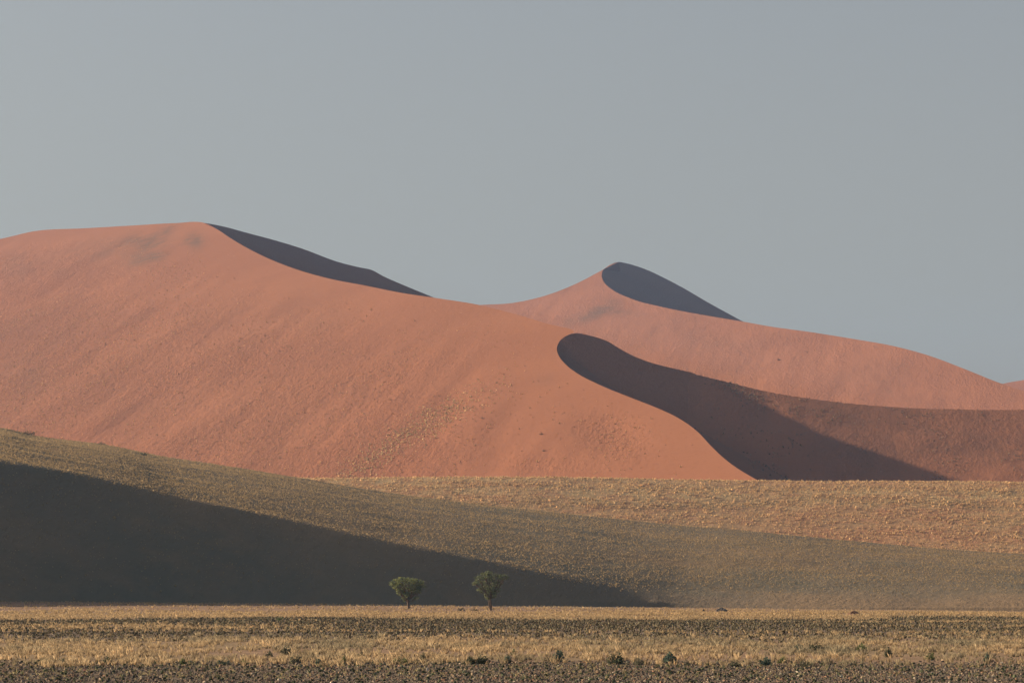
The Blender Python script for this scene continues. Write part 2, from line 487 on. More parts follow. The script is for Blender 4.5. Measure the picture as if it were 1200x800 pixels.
brink_y = pchip(bx, by, cols)
_xx = np.linspace(-900, 1900, 2801); _bb = pchip(bx, by, _xx)
_k = np.exp(-.5 * (np.arange(-120, 121) / 40.0) ** 2); _k /= _k.sum()
_sm = np.convolve(np.pad(_bb, 120, mode='edge'), _k, 'valid')
brink_y = brink_y + (np.interp(cols, _xx, _sm) - brink_y) * sstep(640, 730, cols)      # the steep front dies out gently
foot_Y = pchip(fx_, fY, cols); foot_Z = pchip(fx_, fZ, cols)
NV = 200
NP = np.zeros((NV, len(cols), 3))
SL = .56
shade_t = np.zeros((NV, len(cols)))
for j, x in enumerate(cols):
    r = at(x, ridge_y[j], ridge_Y[j]); f = at(x, HORIZON, foot_Y[j]); f[2] = foot_Z[j]
    # brink: where the line of sight meets the steep face that rises from the foot
    k = (HORIZON - brink_y[j]) / FPX / 1.0
    Yb = (SL * foot_Y[j] - foot_Z[j] + CAM[2]) / (SL - k * 1.003)
    zb = SL * (Yb - foot_Y[j]) + foot_Z[j]
    Yb = max(Yb, foot_Y[j] + 3); zb = max(zb, foot_Z[j] + .25)
    Ys = [foot_Y[j] - 30, foot_Y[j], Yb, .5 * (Yb + r[1]), r[1], r[1] + 40, r[1] + 110, r[1] + 240]
    up = (r[2] - zb)
    Zs = [foot_Z[j] - 3, foot_Z[j] - .1, zb, zb + .56 * up, r[2], r[2] - 3, r[2] - 14, -4]
    yy = np.concatenate([np.linspace(Ys[0], Ys[1], 8)[:-1], np.linspace(Ys[1], Ys[2], 70)[:-1], np.linspace(Ys[2], Ys[4], 90)[:-1], np.linspace(Ys[4], Ys[7], NV - 166 + 0)])
    yy = np.interp(np.linspace(0, 1, NV), np.linspace(0, 1, len(yy)), yy)
    zz = np.interp(yy, Ys, Zs)
    # round the brink a little, more where the face dies out to the right
    rad = np.interp(x, [0, 300, 600, 800, 1200], [1.0, 1.2, 2, 5, 10])
    for _ in range(2):
        zs = (np.interp(yy - rad, yy, zz) + np.interp(yy + rad, yy, zz) + zz) / 3
        wgt = sstep(foot_Y[j] - 2, foot_Y[j] + 2 * rad, yy) * sstep(r[1] + 1, r[1] - 2 * rad, yy)
        zz = zz + (zs - zz) * wgt
    xx = r[0] * (yy - CAM[1]) / r[1]
    NP[:, j, 0] = xx; NP[:, j, 1] = yy; NP[:, j, 2] = zz
m = sstep(foot_Y[None, :], foot_Y[None, :] + 25, NP[..., 1])
NP[..., 2] += m * (.55 * fbm(NP[..., 0] / 40, NP[..., 1] / 30, 101, 3) + .12 * fbm(NP[..., 0] / 7, NP[..., 1] / 5, 105, 3))
px, py = proj(NP)
veg_shade = np.clip(.40 + .45 * fbm(NP[..., 0] / 35, NP[..., 1] / 28, 107, 4), 0, 1) * (1 - .8 * sstep(690, 705, py) * sstep(700, 850, px))
veg_shade = np.clip(veg_shade + .8 * np.exp(-((px - 40) / 60) ** 2 - ((py - 511) / 5) ** 2) + .6 * np.exp(-((px - 170) / 22) ** 2 - ((py - 535) / 3) ** 2), 0, 1)  # left crest darkened: bush cover, with the shade along it painted in
near_dune = patch_mesh('low_dune', [(NP, veg_shade)], M_BROWN)
tag(near_dune, 'low brown grass-covered dune with its steep front in shadow', 'dune', kind='structure')

# ------------------------------------------------------------------ the plain
def band_gravel(X, Y):
    """how stony the plain is (0 soil and grass, 1 stones), and how grassy"""
    wob = fbm(X / 14, Y / 60, 121, 3)
    d = 3400 * 3.7 / Y + HORIZON            # only a convenient way of naming distances along the plain
    d = d + 3.2 * wob + 1.6 * vnoise(X / 3.0, Y / 30, 125) * sstep(730, 755, d) + 1.2 * fbm(X / 45, Y / 90, 126, 2)
    g = sstep(768, 781, d + 3.0 * vnoise(X / 1.4, Y / 9, 129))
    g = np.maximum(g, .9 * sstep(723, 726, d) * sstep(753, 744, d))
    streak = sstep(.05, .38, fbm(X / 70, Y / 9, 127, 2)) * sstep(752, 744, d) * sstep(725, 728, d)
    left = np.exp(-((d - 733.5) / 2.0) ** 2) * sstep(-10, -35, X * 300 / Y)
    streak = np.clip(streak * .8 + left, 0, 1)
    g = g * (1 - .75 * streak)
    gaps = .35 + .65 * sstep(-.45, .1, fbm(X / 7, Y / 16, 128, 3))
    gr = np.maximum(sstep(742, 755, d) * sstep(782, 775, d) * gaps, .9 * sstep(714, 718, d) * sstep(726, 722, d))
    gr = np.maximum(gr, .75 * streak)
    gr = np.maximum(gr, .25 * sstep(705, 709, d) * sstep(717, 713, d))
    return g, gr


def ground_z(X, Y):
    z = (.1 - .0115 * np.clip(X, -220, 150)) * sstep(430, 590, Y) * sstep(1500, 700, Y)
    amp = sstep(90, 130, Y) * sstep(5000, 900, Y)
    return z + amp * (.10 * fbm(X / 22, Y / 30, 131, 3))


gx = np.concatenate([-np.geomspace(2600, 130, 36), np.linspace(-126, 126, 316), np.geomspace(130, 2600, 36)])
gy = np.concatenate([[-800, -300, -60, 20], np.linspace(60, 300, 220), np.linspace(301.5, 720, 240), np.geomspace(725, 4600, 50)])
GX, GY = np.meshgrid(gx, gy)
GZ = ground_z(GX, np.maximum(GY, 1))
g, gr = band_gravel(GX, np.maximum(GY, 30))
soil = np.array([.33, .195, .118]); stone = np.array([.165, .122, .082]); straw = np.array([.33, .225, .12]); pale = np.array([.36, .29, .22])
mixn = fbm(GX / 4, GY / 9, 135, 4)[..., None]
GC = soil * (1 + .18 * mixn)
GC = GC * (1 - gr[..., None] * .75) + straw * gr[..., None] * .75
GC = GC * (1 - g[..., None] * .9) + stone * (1 + .25 * mixn) * g[..., None] * .9
pan = (sstep(585, 605, GY) * sstep(-130, -90, GX) * sstep(40, 10, GX) * .6)[..., None]
GC = GC * (1 - pan) + pale * pan
mg, nt, b = new_mat('plain_soil')
a = node(nt, 'ShaderNodeAttribute', attribute_name='Col').outputs['Color']
tc = node(nt, 'ShaderNodeTexCoord').outputs['Object']
f1 = ramp(nt, noise(nt, tc, 5.0, 5, .7), .3, .7, .58, 1.04)
f2 = ramp(nt, noise(nt, tc, .35, 4), .3, .7, .85, 1.15)
mm = node(nt, 'ShaderNodeMath', operation='MULTIPLY'); nt.links.new(f1, mm.inputs[0]); nt.links.new(f2, mm.inputs[1])
vm = node(nt, 'ShaderNodeVectorMath', operation='MULTIPLY'); nt.links.new(a, vm.inputs[0]); nt.links.new(mm.outputs[0], vm.inputs[1])
nt.links.new(vm.outputs[0], b.inputs['Base Color'])
bp = node(nt, 'ShaderNodeBump'); bp.inputs['Strength'].default_value = .5; bp.inputs['Distance'].default_value = .08
nt.links.new(noise(nt, tc, 4.0, 5, .6), bp.inputs['Height']); nt.links.new(bp.outputs[0], b.inputs['Normal'])
ground = link_mesh('ground', np.stack([GX, GY, GZ], -1).reshape(-1, 3), grid_faces(*GX.shape), mg, True, cols=GC.reshape(-1, 3))
tag(ground, 'flat stony desert plain with bands of dry grass', 'plain', kind='structure')

# ------------------------------------------------------------------ scattering
def sample_patch(P, n, dens):
    """n random points on a grid patch, chosen by cell area times dens (per vertex)"""
    a = P[:-1, :-1]; b_ = P[:-1, 1:]; c_ = P[1:, 1:]; d_ = P[1:, :-1]
    nrm = np.cross(c_ - a, d_ - b_); area = .5 * np.linalg.norm(nrm, axis=-1)
    w_ = area * dens[:-1, :-1]
    w_ = np.clip(w_, 0, None).ravel(); w_ /= w_.sum()
    k = rng.choice(len(w_), n, p=w_)
    i, j = np.divmod(k, P.shape[1] - 1)
    s = rng.random((n, 1)); t = rng.random((n, 1))
    p = (a[i, j] * (1 - s) + d_[i, j] * s) * (1 - t) + (b_[i, j] * (1 - s) + c_[i, j] * s) * t
    return p


def tufts(P, size, col, h=1.0, sides=5, blades=False):
    """rounded dry tufts as one vertex/face block: P (n,3), size (n,), col (n,3)"""
    n = len(P)
    ang = (np.arange(sides) / sides * 2 * math.pi)[None] + rng.uniform(0, 6, (n, 1))
    rad = size[:, None] * rng.uniform(.35, .62, (n, sides))
    V = np.zeros((n, 2 * sides + 1, 3))
    V[:, :sides, 0] = P[:, None, 0] + rad * np.cos(ang)
    V[:, :sides, 1] = P[:, None, 1] + rad * np.sin(ang)
    V[:, :sides, 2] = P[:, None, 2] - .25 * size[:, None]
    r2_ = rad * rng.uniform(.75, 1.05, (n, sides))
    V[:, sides:2 * sides, 0] = P[:, None, 0] + r2_ * np.cos(ang + .3)
    V[:, sides:2 * sides, 1] = P[:, None, 1] + r2_ * np.sin(ang + .3)
    V[:, sides:2 * sides, 2] = P[:, None, 2] + size[:, None] * h * rng.uniform(.3, .75, (n, sides))
    V[:, -1] = P; V[:, -1, 2] += size * h * rng.uniform(.55, .8, n)
    F = []
    for k in range(sides):
        k2 = (k + 1) % sides
        F += [[k, k2, sides + k2], [k, sides + k2, sides + k], [sides + k, sides + k2, 2 * sides]]
    F = np.array(F)[None] + (np.arange(n) * (2 * sides + 1))[:, None, None]
    cols_ = np.repeat(col[:, None, :], 2 * sides + 1, 1) * rng.uniform(.85, 1.12, (n, 2 * sides + 1, 1))
    return V.reshape(-1, 3), F.reshape(-1, 3), cols_.reshape(-1, 3)


def grass_blades(P, height, col, nb, width):
    """tufts of splayed blades"""
    n = len(P)
    th = rng.uniform(0, 2 * math.pi, (n, nb)); lean = rng.uniform(.05, .75, (n, nb)); hh = height[:, None] * rng.uniform(.55, 1.05, (n, nb))
    r0 = height[:, None] * rng.uniform(0, .30, (n, nb))
    bx_ = P[:, None, 0] + r0 * np.cos(th); by_ = P[:, None, 1] + r0 * np.sin(th)
    w2 = rng.uniform(0, math.pi, (n, nb)); wd = width * rng.uniform(.6, 1.3, (n, nb))
    V = np.zeros((n, nb, 4, 3))
    dx, dy = np.cos(th) * lean * hh, np.sin(th) * lean * hh
    for q, (f_, sg) in enumerate(((0, -1), (0, 1))):
        V[:, :, q, 0] = bx_ + sg * wd * np.cos(w2); V[:, :, q, 1] = by_ + sg * wd * np.sin(w2); V[:, :, q, 2] = P[:, None, 2] - .03
    V[:, :, 2, 0] = bx_ + dx * .4 + wd * .9 * np.cos(w2); V[:, :, 2, 1] = by_ + dy * .4 + wd * .9 * np.sin(w2); V[:, :, 2, 2] = P[:, None, 2] + hh * .6
    V[:, :, 3, 0] = bx_ + dx; V[:, :, 3, 1] = by_ + dy; V[:, :, 3, 2] = P[:, None, 2] + hh
    F = np.array([[0, 1, 2], [0, 2, 3]])[None] + (np.arange(n * nb) * 4)[:, None, None]
    cc = np.repeat(col[:, None, None, :], nb, 1) * rng.uniform(.75, 1.2, (n, nb, 1, 1))
    cc = np.repeat(cc, 4, 2)
    return V.reshape(-1, 3), F.reshape(-1, 3), cc.reshape(-1, 3)


def dune_tufts(P, size, col, nb=6):
    return grass_blades(P, size * .8, col, nb, size[:, None] * .17)


def stones(P, size, col):
    """angular pebbles: squashed jittered octahedra with cut corners"""
    n = len(P)
    base = np.array([(1, 0, -.3), (.6, .8, -.3), (-.4, .9, -.3), (-1, .1, -.3), (-.5, -.85, -.3), (.5, -.8, -.3), (.55, .2, .6), (-.2, .5, .7), (-.35, -.45, .62), (.3, -.4, .75)])
    F0 = np.array([[0, 1, 6], [1, 7, 6], [1, 2, 7], [2, 3, 7], [3, 8, 7], [3, 4, 8], [4, 5, 8], [5, 9, 8], [5, 0, 9], [0, 6, 9], [6, 7, 8], [6, 8, 9]])
    V = base[None] * rng.uniform(.7, 1.25, (n, len(base), 3)) * size[:, None, None] * .5
    V[..., 2] *= rng.uniform(.6, 1.1, (n, 1))
    a_ = rng.uniform(0, 6.3, n); ca, sa = np.cos(a_)[:, None], np.sin(a_)[:, None]
    x, y = V[..., 0].copy(), V[..., 1].copy()
    sx = rng.uniform(.8, 1.4, (n, 1))
    V[..., 0] = (x * ca * sx - y * sa); V[..., 1] = (x * sa * sx + y * ca)
    V += P[:, None, :]
    F = F0[None] + (np.arange(n) * len(base))[:, None, None]
    cc = np.repeat(col[:, None, :], len(base), 1)
    return V.reshape(-1, 3), F.reshape(-1, 3), cc.reshape(-1, 3)


def join(blocks):
    V, F, K = [], [], []; off = 0
    for v, f, c in blocks:
        V.append(v); F.append(f + off); K.append(c); off += len(v)
    return np.concatenate(V), np.concatenate(F), np.concatenate(K)


def vary(base, n, s=.15, alt=None, p=0.0):
    c = np.array(base)[None] * np.exp(rng.normal(0, s, (n, 1)))
    if alt is not None:
        t = (rng.random((n, 1)) ** (1 / max(p, 1e-3))) if p < 1 else rng.random((n, 1))
        c = c * (1 - t) + np.array(alt)[None] * t
    return c


def inframe(P, mx=140):
    x, y = proj(P)
    return ((x > -mx) & (x < 1200 + mx)).astype(float)


# ---- tufts on the red dunes
STRAW = (.48, .29, .15)
blocks = []
px, py = proj(W)
alW = W[..., 0] * .21 + W[..., 1] * .978; acW = -W[..., 0] * .978 + W[..., 1] * .21
streakW = .6 * fbm(acW / 26, alW / 170, 141, 4) + .5 * fbm(acW / 70, alW / 110, 145, 3)
dW = inframe(W) * (np.clip(.42 + 1.0 * streakW, 0.04, 1)) * sstep(275, 340, py) * sstep(330, 380, py + .0 * px)
dW += inframe(W) * 1.2 * blob(205, 315, 50, 22, 1, .2) * np.clip(.4 + streakW, 0, 1)
clean = sstep(-25, 25, (px - 590) * .35 - (430 - py) * .8 + 25)          # cleaner sand on the front arm
dW *= 1 - .82 * sstep(430, 640, px + .6 * (py - 430))
near_c = np.clip(1 - sstep(0, .16, np.linspace(0, 1, W.shape[0]) ** 1.25)[:, None] * 1.0, 0, 1)
dW *= 1 - near_c
line = np.exp(-((py - (556 - (px - 400) * .60)) / 17) ** 2) * sstep(370, 440, px) * sstep(620, 470, px)
dW += inframe(W) * 1.6 * line * np.clip(.5 + streakW, 0, 1)
dW += inframe(W) * (.9 * blob(715, 510, 45, 22, 1, .35) + .35 * blob(620, 540, 60, 20)) * np.clip(.5 + streakW, .1, 1)
dW += inframe(W) * .8 * blob(480, 410, 90, 18, 1, .45) * np.clip(.2 + 1.2 * streakW, 0, 1)
p = sample_patch(W, 1300, inframe(W) * line * np.clip(.3 + 1.1 * streakW, .02, 1))
blocks.append(dune_tufts(p, np.exp(rng.normal(math.log(.7), .35, len(p))).clip(.3, 1.6), vary((.54, .36, .185), len(p), .25), 5))
p = sample_patch(W, 30000, np.clip(dW, 0, 2))
s = np.exp(rng.normal(math.log(.46), .42, len(p))).clip(.22, 1.5)
blocks.append(dune_tufts(p, s, vary((.56, .32, .165), len(p), .15, (.42, .21, .105), .4), 6))
px, py = proj(Wd)
stD = fbm(Wd[..., 0] / 30 + Wd[..., 2] / 60, Wd[..., 1] / 60, 151, 3)
p = sample_patch(Wd, 6000, inframe(Wd) * np.clip(.1 + 1.1 * stD, .02, 1) * sstep(335, 375, py + 0 * px))
blocks.append(dune_tufts(p, rng.uniform(.4, 1.0, len(p)), vary(STRAW, len(p), .15, (.30, .17, .10), .6)))
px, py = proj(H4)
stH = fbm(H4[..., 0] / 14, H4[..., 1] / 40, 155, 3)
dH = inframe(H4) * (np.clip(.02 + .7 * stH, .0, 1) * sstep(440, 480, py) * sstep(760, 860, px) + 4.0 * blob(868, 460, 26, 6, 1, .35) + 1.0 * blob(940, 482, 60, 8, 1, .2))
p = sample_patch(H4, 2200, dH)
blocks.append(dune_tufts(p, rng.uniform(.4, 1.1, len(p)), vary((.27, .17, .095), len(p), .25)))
# ---- apron: dense tufts on contour rows
rows = .5 + .5 * np.sin(AY * .33 + 3 * fbm(AX / 60, AY / 40, 161, 2))
dA = inframe(AP, 100) * sstep(820, 860, AY) * sstep(1080, 1060, AY) * (.35 + .65 * rows) * (.35 + .9 * sstep(900, 1030, AY) + .35 * fbm(AX / 40, AY / 30, 163, 3).clip(-.5, 1))
p = sample_patch(AP, 52000, np.clip(dA, 0, 2))
blocks.append(dune_tufts(p, np.exp(rng.normal(math.log(.5), .35, len(p))).clip(.25, 1.3), vary((.74, .50, .25), len(p), .18, (.56, .33, .17), .45)))
# ---- near dune
px, py = proj(NP)
dN = inframe(NP, 100) * (.72 + .45 * fbm(NP[..., 0] / 25, NP[..., 1] / 20, 171, 4)).clip(.2, 1.2) * (1 - .93 * sstep(672, 700, py) * sstep(650, 860, px + (py - 690) * 6)) * sstep(foot_Y[None], foot_Y[None] + 12, NP[..., 1])
dN *= 1 + .8 * sstep(500, 0, px)
steep = np.abs(np.gradient(NP[..., 2], axis=0)) / np.maximum(np.abs(np.gradient(NP[..., 1], axis=0)), 1e-6)
dN *= 1 - .75 * sstep(.30, .45, steep)            # little grows on the steep sliding front
p = sample_patch(NP[:170], 115000, dN[:170])
blocks.append(dune_tufts(p, np.exp(rng.normal(math.log(.28), .32, len(p))).clip(.15, .8) , vary((.47, .325, .165), len(p), .10, (.40, .28, .145), .5)))
V, F, K = join(blocks)
o = link_mesh('dune_grass', V, F, M_TUFT, False, cols=K)
tag(o, 'dry straw-coloured grass tufts scattered over the dune slopes', 'dune grass', kind='stuff')

# ---- grass on the plain
blocks = []
def plain_points(n, y0, y1, which, margin=1.15, thr=0.0):
    out = []
    while sum(map(len, out)) < n:
        yy = np.sqrt(rng.uniform(y0 ** 2, y1 ** 2, n * 3))
        xx = rng.uniform(-1, 1, n * 3) * yy * (600 / FPX) * margin
        g_, gr_ = band_gravel(xx, yy)
        wv = g_ if which == 'g' else gr_
        clump = .5 + 1.0 * fbm(xx / 2.6, yy / 5.0, 181, 3) if which != 'g' else 1.0
        keep = rng.random(n * 3) < wv * np.clip(clump, .05, 1)
        out.append(np.stack([xx[keep], yy[keep], ground_z(xx[keep], yy[keep])], -1))
    return np.concatenate(out)[:n]

p = plain_points(8500, 138, 235, 'gr')
hue = fbm(p[:, 0] / 6, p[:, 1] / 12, 185, 3)[:, None]
hue = np.clip(.25 + 1.3 * hue, 0, 1)
col = np.array([.43, .305, .17]) * (1 - hue) + np.array([.26, .21, .13]) * hue
col = col * np.exp(rng.normal(0, .18, (len(p), 1)))
blocks.append(grass_blades(p, rng.uniform(.12, .34, len(p)) * (1 + .5 * (rng.random(len(p)) < .12)), col, 16, .015))
p = plain_points(1500, 120, 150, 'g')
blocks.append(grass_blades(p, rng.uniform(.06, .16, len(p)), vary((.30, .24, .12), len(p), .2), 6, .012))
p = plain_points(9000, 235, 400, 'gr')
blocks.append(grass_blades(p, rng.uniform(.15, .38, len(p)), vary((.40, .28, .15), len(p), .2), 7, .035))
p = plain_points(15000, 385, 620, 'gr')
blocks.append(grass_blades(p, rng.uniform(.15, .42, len(p)), vary((.44, .30, .155), len(p), .15), 6, .055))
V, F, K = join(blocks)
o = link_mesh('dry_grass', V, F, M_GRASS, False, cols=K)
tag(o, 'golden dry grass growing in bands across the plain', 'dry grass', kind='stuff')

# ---- low grey-green herbs between the stones farther out
p = plain_points(24000, 200, 400, 'g')
blocks = [tufts(p, rng.uniform(.08, .26, len(p)) * np.sqrt(p[:, 1] / 280), vary((.24, .20, .12), len(p), .35, (.36, .25, .14), .35), 1.1, 4)]
p = plain_points(1500, 112, 150, 'g')
blocks.append(tufts(p, rng.uniform(.06, .17, len(p)), vary((.13, .135, .075), len(p), .3), 1.0, 5))
V, F, K = join(blocks)
o = link_mesh('ground_cover', V, F, M_TUFT, False, cols=K)
tag(o, 'low grey-green herbs growing between the stones of the plain', 'ground cover', kind='stuff')

# ---- gravel
p = plain_points(42000, 104, 152, 'g')
sz = np.exp(rng.normal(math.log(.088), .42, len(p))).clip(.03, .26)
pal = np.array([(.14, .10, .07), (.21, .15, .10), (.09, .075, .06), (.30, .21, .13), (.27, .15, .09), (.17, .15, .10), (.46, .36, .25)])
pk = rng.choice(len(pal), len(p), p=[.22, .2, .2, .14, .13, .08, .03])
blocks = [stones(p, sz, pal[pk] * np.exp(rng.normal(0, .15, (len(p), 1))))]
p = plain_points(16000, 217, 390, 'g')
blocks.append(stones(p, rng.uniform(.08, .2, len(p)), vary((.20, .15, .11), len(p), .25, (.4, .32, .24), .12)))
V, F, K = join(blocks)
o = link_mesh('gravel', V, F, M_STONE, False, cols=K)
tag(o, 'brown and grey stones strewn over the near plain', 'gravel', kind='stuff')

# ------------------------------------------------------------------ acacia trees
M_BARK, nt, b = new_mat('bark')
tc = node(nt, 'ShaderNodeTexCoord').outputs['Object']
nt.links.new(mix_rgb(nt, ramp(nt, noise(nt, tc, 6, 4), .35, .65), (.10, .065, .042), (.17, .115, .075)), b.inputs['Base Color'])


def tube(path, radii, sides=7):
    path = np.asarray(path, float); n = len(path)
    tg = np.gradient(path, axis=0); tg /= np.linalg.norm(tg, axis=1)[:, None]
    ref = np.array([.3, 1, .1]); a_ = np.cross(tg, ref); a_ /= np.linalg.norm(a_, axis=1)[:, None]; b2 = np.cross(tg, a_)
    ang = np.arange(sides) / sides * 2 * math.pi
    V = path[:, None] + np.asarray(radii)[:, None, None] * (np.cos(ang)[None, :, None] * a_[:, None] + np.sin(ang)[None, :, None] * b2[:, None])
    F = []
    for i in range(n - 1):
        for k in range(sides):
            k2 = (k + 1) % sides
            F.append([i * sides + k, i * sides + k2, (i + 1) * sides + k2, (i + 1) * sides + k])
    return V.reshape(-1, 3), np.array(F)


def make_tree(name, loc, label, trunk_h, pads, seed, trunk_r=.22, lean=0.0, fork=None, dens=1.0, leafcol=((.33, .32, .125), (.14, .175, .075))):
    """pads: list of (x, y, z, rx, ry, rz) leaf clumps in metres from the base"""
    r_ = np.random.default_rng(seed)
    root = bpy.data.objects.new(name, None); C.objects.link(root); root.location = loc
    tag(root, label, 'tree', 'acacia trees on the plain')
    V, F = [], []; off = 0
    def add(path, rad, sides=7):
        nonlocal off
        v, f = tube(path, rad, sides); V.append(v); F.append(f + off); off += len(v)
    topp = np.array([lean, 0, trunk_h])
    t = np.linspace(0, 1, 8)
    path = np.stack([lean * t ** 1.5 + .05 * np.sin(t * 5), .04 * np.sin(t * 4), -.15 + (trunk_h + .15) * t], -1)
    add(path, trunk_r * (1.35 - .55 * t ** .5), 9)
    if fork:
        for fx2, fy2, fz2, fr in fork:
            t = np.linspace(0, 1, 7)
            add(np.stack([.1 * np.sign(fx2) + (fx2 - .1 * np.sign(fx2)) * t ** 1.3, fy2 * t, -.15 + (fz2 + .15) * t], -1), fr * (1.2 - .5 * t), 7)
    starts = [topp]
    for (x, y, z, rx_, ry_, rz_) in pads:
        e = np.array([x, y, z - rz_ * .2]); s0 = topp - np.array([0, 0, r_.uniform(0, .25) * trunk_h * .6])
        t = np.linspace(0, 1, 8)[:, None]
        mid = .5 * (s0 + e) + np.array([0, 0, -.12 * np.linalg.norm(e - s0)]) + r_.normal(0, .12, 3)
        path = s0 * (1 - t) ** 2 + 2 * mid * t * (1 - t) + e * t ** 2
        L = np.linalg.norm(e - s0)
        add(path, trunk_r * (.50 - .38 * t[:, 0]) * min(1, .5 + L / 6))
        for q in range(5):
            k = r_.integers(3, 7); s1 = path[k]
            e1 = np.array([x, y, z]) + r_.uniform(-1, 1, 3) * np.array([rx_, ry_, rz_]) * .8
            tt = np.linspace(0, 1, 5)[:, None]
            m1 = .5 * (s1 + e1) + r_.normal(0, .1, 3)
            add(s1 * (1 - tt) ** 2 + 2 * m1 * tt * (1 - tt) + e1 * tt ** 2, .045 - .032 * tt[:, 0], 5)
    tr = link_mesh('trunk', np.concatenate(V), np.concatenate(F), M_BARK, True, parent=root)
    # crown: small leaf faces in sprays
    LV, LC = [], []
    for (x, y, z, rx_, ry_, rz_) in pads:
        ns = int(30 * dens * rx_ * (ry_ + .2) * 1.0) + 5
        d = r_.normal(0, 1, (ns, 3)); d /= np.linalg.norm(d, axis=1)[:, None]
        rad = r_.uniform(.3, 1.0, (ns, 1)) ** .55 * 1.0
        cpos = np.array([x, y, z]) + d * rad * np.array([rx_, ry_, rz_])
        for cpt in cpos:
            tone = r_.random()
            nl = r_.integers(9, 16)
            lp = cpt + r_.normal(0, 1, (nl, 3)) * np.array([.17, .17, .10])
            sz_ = r_.uniform(.06, .13, nl)
            a1 = r_.normal(0, 1, (nl, 3)); a1 /= np.linalg.norm(a1, axis=1)[:, None]
            a2 = np.cross(a1, r_.normal(0, 1, (nl, 3))); a2 /= np.linalg.norm(a2, axis=1)[:, None]
            q = np.stack([lp - a1 * sz_[:, None] - a2 * sz_[:, None] * .5, lp + a1 * sz_[:, None] * .2 - a2 * sz_[:, None] * .6, lp + a1 * sz_[:, None] * 1.2, lp + a2 * sz_[:, None] * .6], 1)
            LV.append(q.reshape(-1, 3))
            c_ = np.array(leafcol[0]) * tone + np.array(leafcol[1]) * (1 - tone)
            LC.append(np.repeat((c_[None] * r_.uniform(.8, 1.2, (nl, 1))), 4, 0))
    LV = np.concatenate(LV); LC = np.concatenate(LC)
    link_mesh('crown', LV, np.arange(len(LV)).reshape(-1, 4), M_LEAF, False, cols=LC, parent=root)
    return root


# left tree: flat umbrella crown tapering to the trunk   (scale: about .155 m per photo pixel)
tl = at(478.5, 714.3, 515.0); tl[2] = ground_z(np.array([tl[0]]), np.array([tl[1]]))[0]
k = 515.0 / FPX
def pads_px(base, lst):
    bx0, by0 = base; out = []
    for (x, y, rx_, rz_, dy_, ry_) in lst: out.append(((x - bx0) * k, dy_, (by0 - y) * k, rx_ * k, ry_, rz_ * k))
    return out
pl = pads_px((478.5, 714.3), [(463.5, 682.5, 6, 4.5, .2, 1.1), (471, 681.5, 7, 4.5, -.9, 1.2), (480, 681, 8, 4.5, .6, 1.4), (489, 683, 7.5, 4.6, -.5, 1.2), (495, 685.5, 5, 4, .3, .9), (467, 688.5, 5.5, 5, -.4, .9),
                              (474, 691, 6.5, 6, .9, 1.2), (484, 689.5, 7.5, 5, -.2, 1.3), (476, 698.5, 5, 4.5, -.3, .8), (471, 695, 4, 4, .3, .6), (487, 700, 3.5, 2.4, .2, .4), (483, 696, 4.5, 3.6, .5, .7), (468, 694, 4, 4, .2, .6), (490, 692, 5, 3.4, -.4, .7), (460.5, 686, 3.2, 3.4, .2, .6), (473, 702, 2.6, 2.4, .2, .4)])
make_tree('acacia_tree', tl, 'flat-topped umbrella-shaped acacia on a single trunk', 1.7, pl, 11, .23, lean=-.05, dens=.78)
tr_ = at(575.0, 715.3, 500.0); tr_[2] = ground_z(np.array([tr_[0]]), np.array([tr_[1]]))[0]
k = 500.0 / FPX
pr = pads_px((575, 715.3), [(569, 674.5, 5.5, 4, .2, .9), (561.5, 679, 5.5, 4.5, -.6, 1.0), (577, 677, 6, 4.5, .6, 1.1), (585, 676.5, 5, 3.5, -.3, .9), (592, 676.5, 4, 2.6, .2, .6), (565, 686, 6, 5, .5, 1.0), (574, 685, 7, 5.5, -.6, 1.2),
                            (583, 684, 5, 4, .3, .8), (570, 693, 5, 5, .2, .9), (577, 692, 5, 5, -.3, .9), (572, 700, 3.5, 3.2, .2, .5), (580, 698, 3.2, 3.4, -.2, .5), (557.5, 683, 3.0, 3.4, .1, .5), (563, 692, 3.5, 3.6, .2, .6), (582, 690, 4, 3.4, .2, .6), (573, 671.5, 4, 2.5, .1, .5)])
make_tree('acacia_tree', tr_, 'taller open-crowned acacia with a ragged top and forked trunk', 2.2, pr, 12, .17, lean=.0, fork=[(-.45, .1, 2.1, .10)], dens=.58, leafcol=((.28, .275, .125), (.13, .16, .077)))

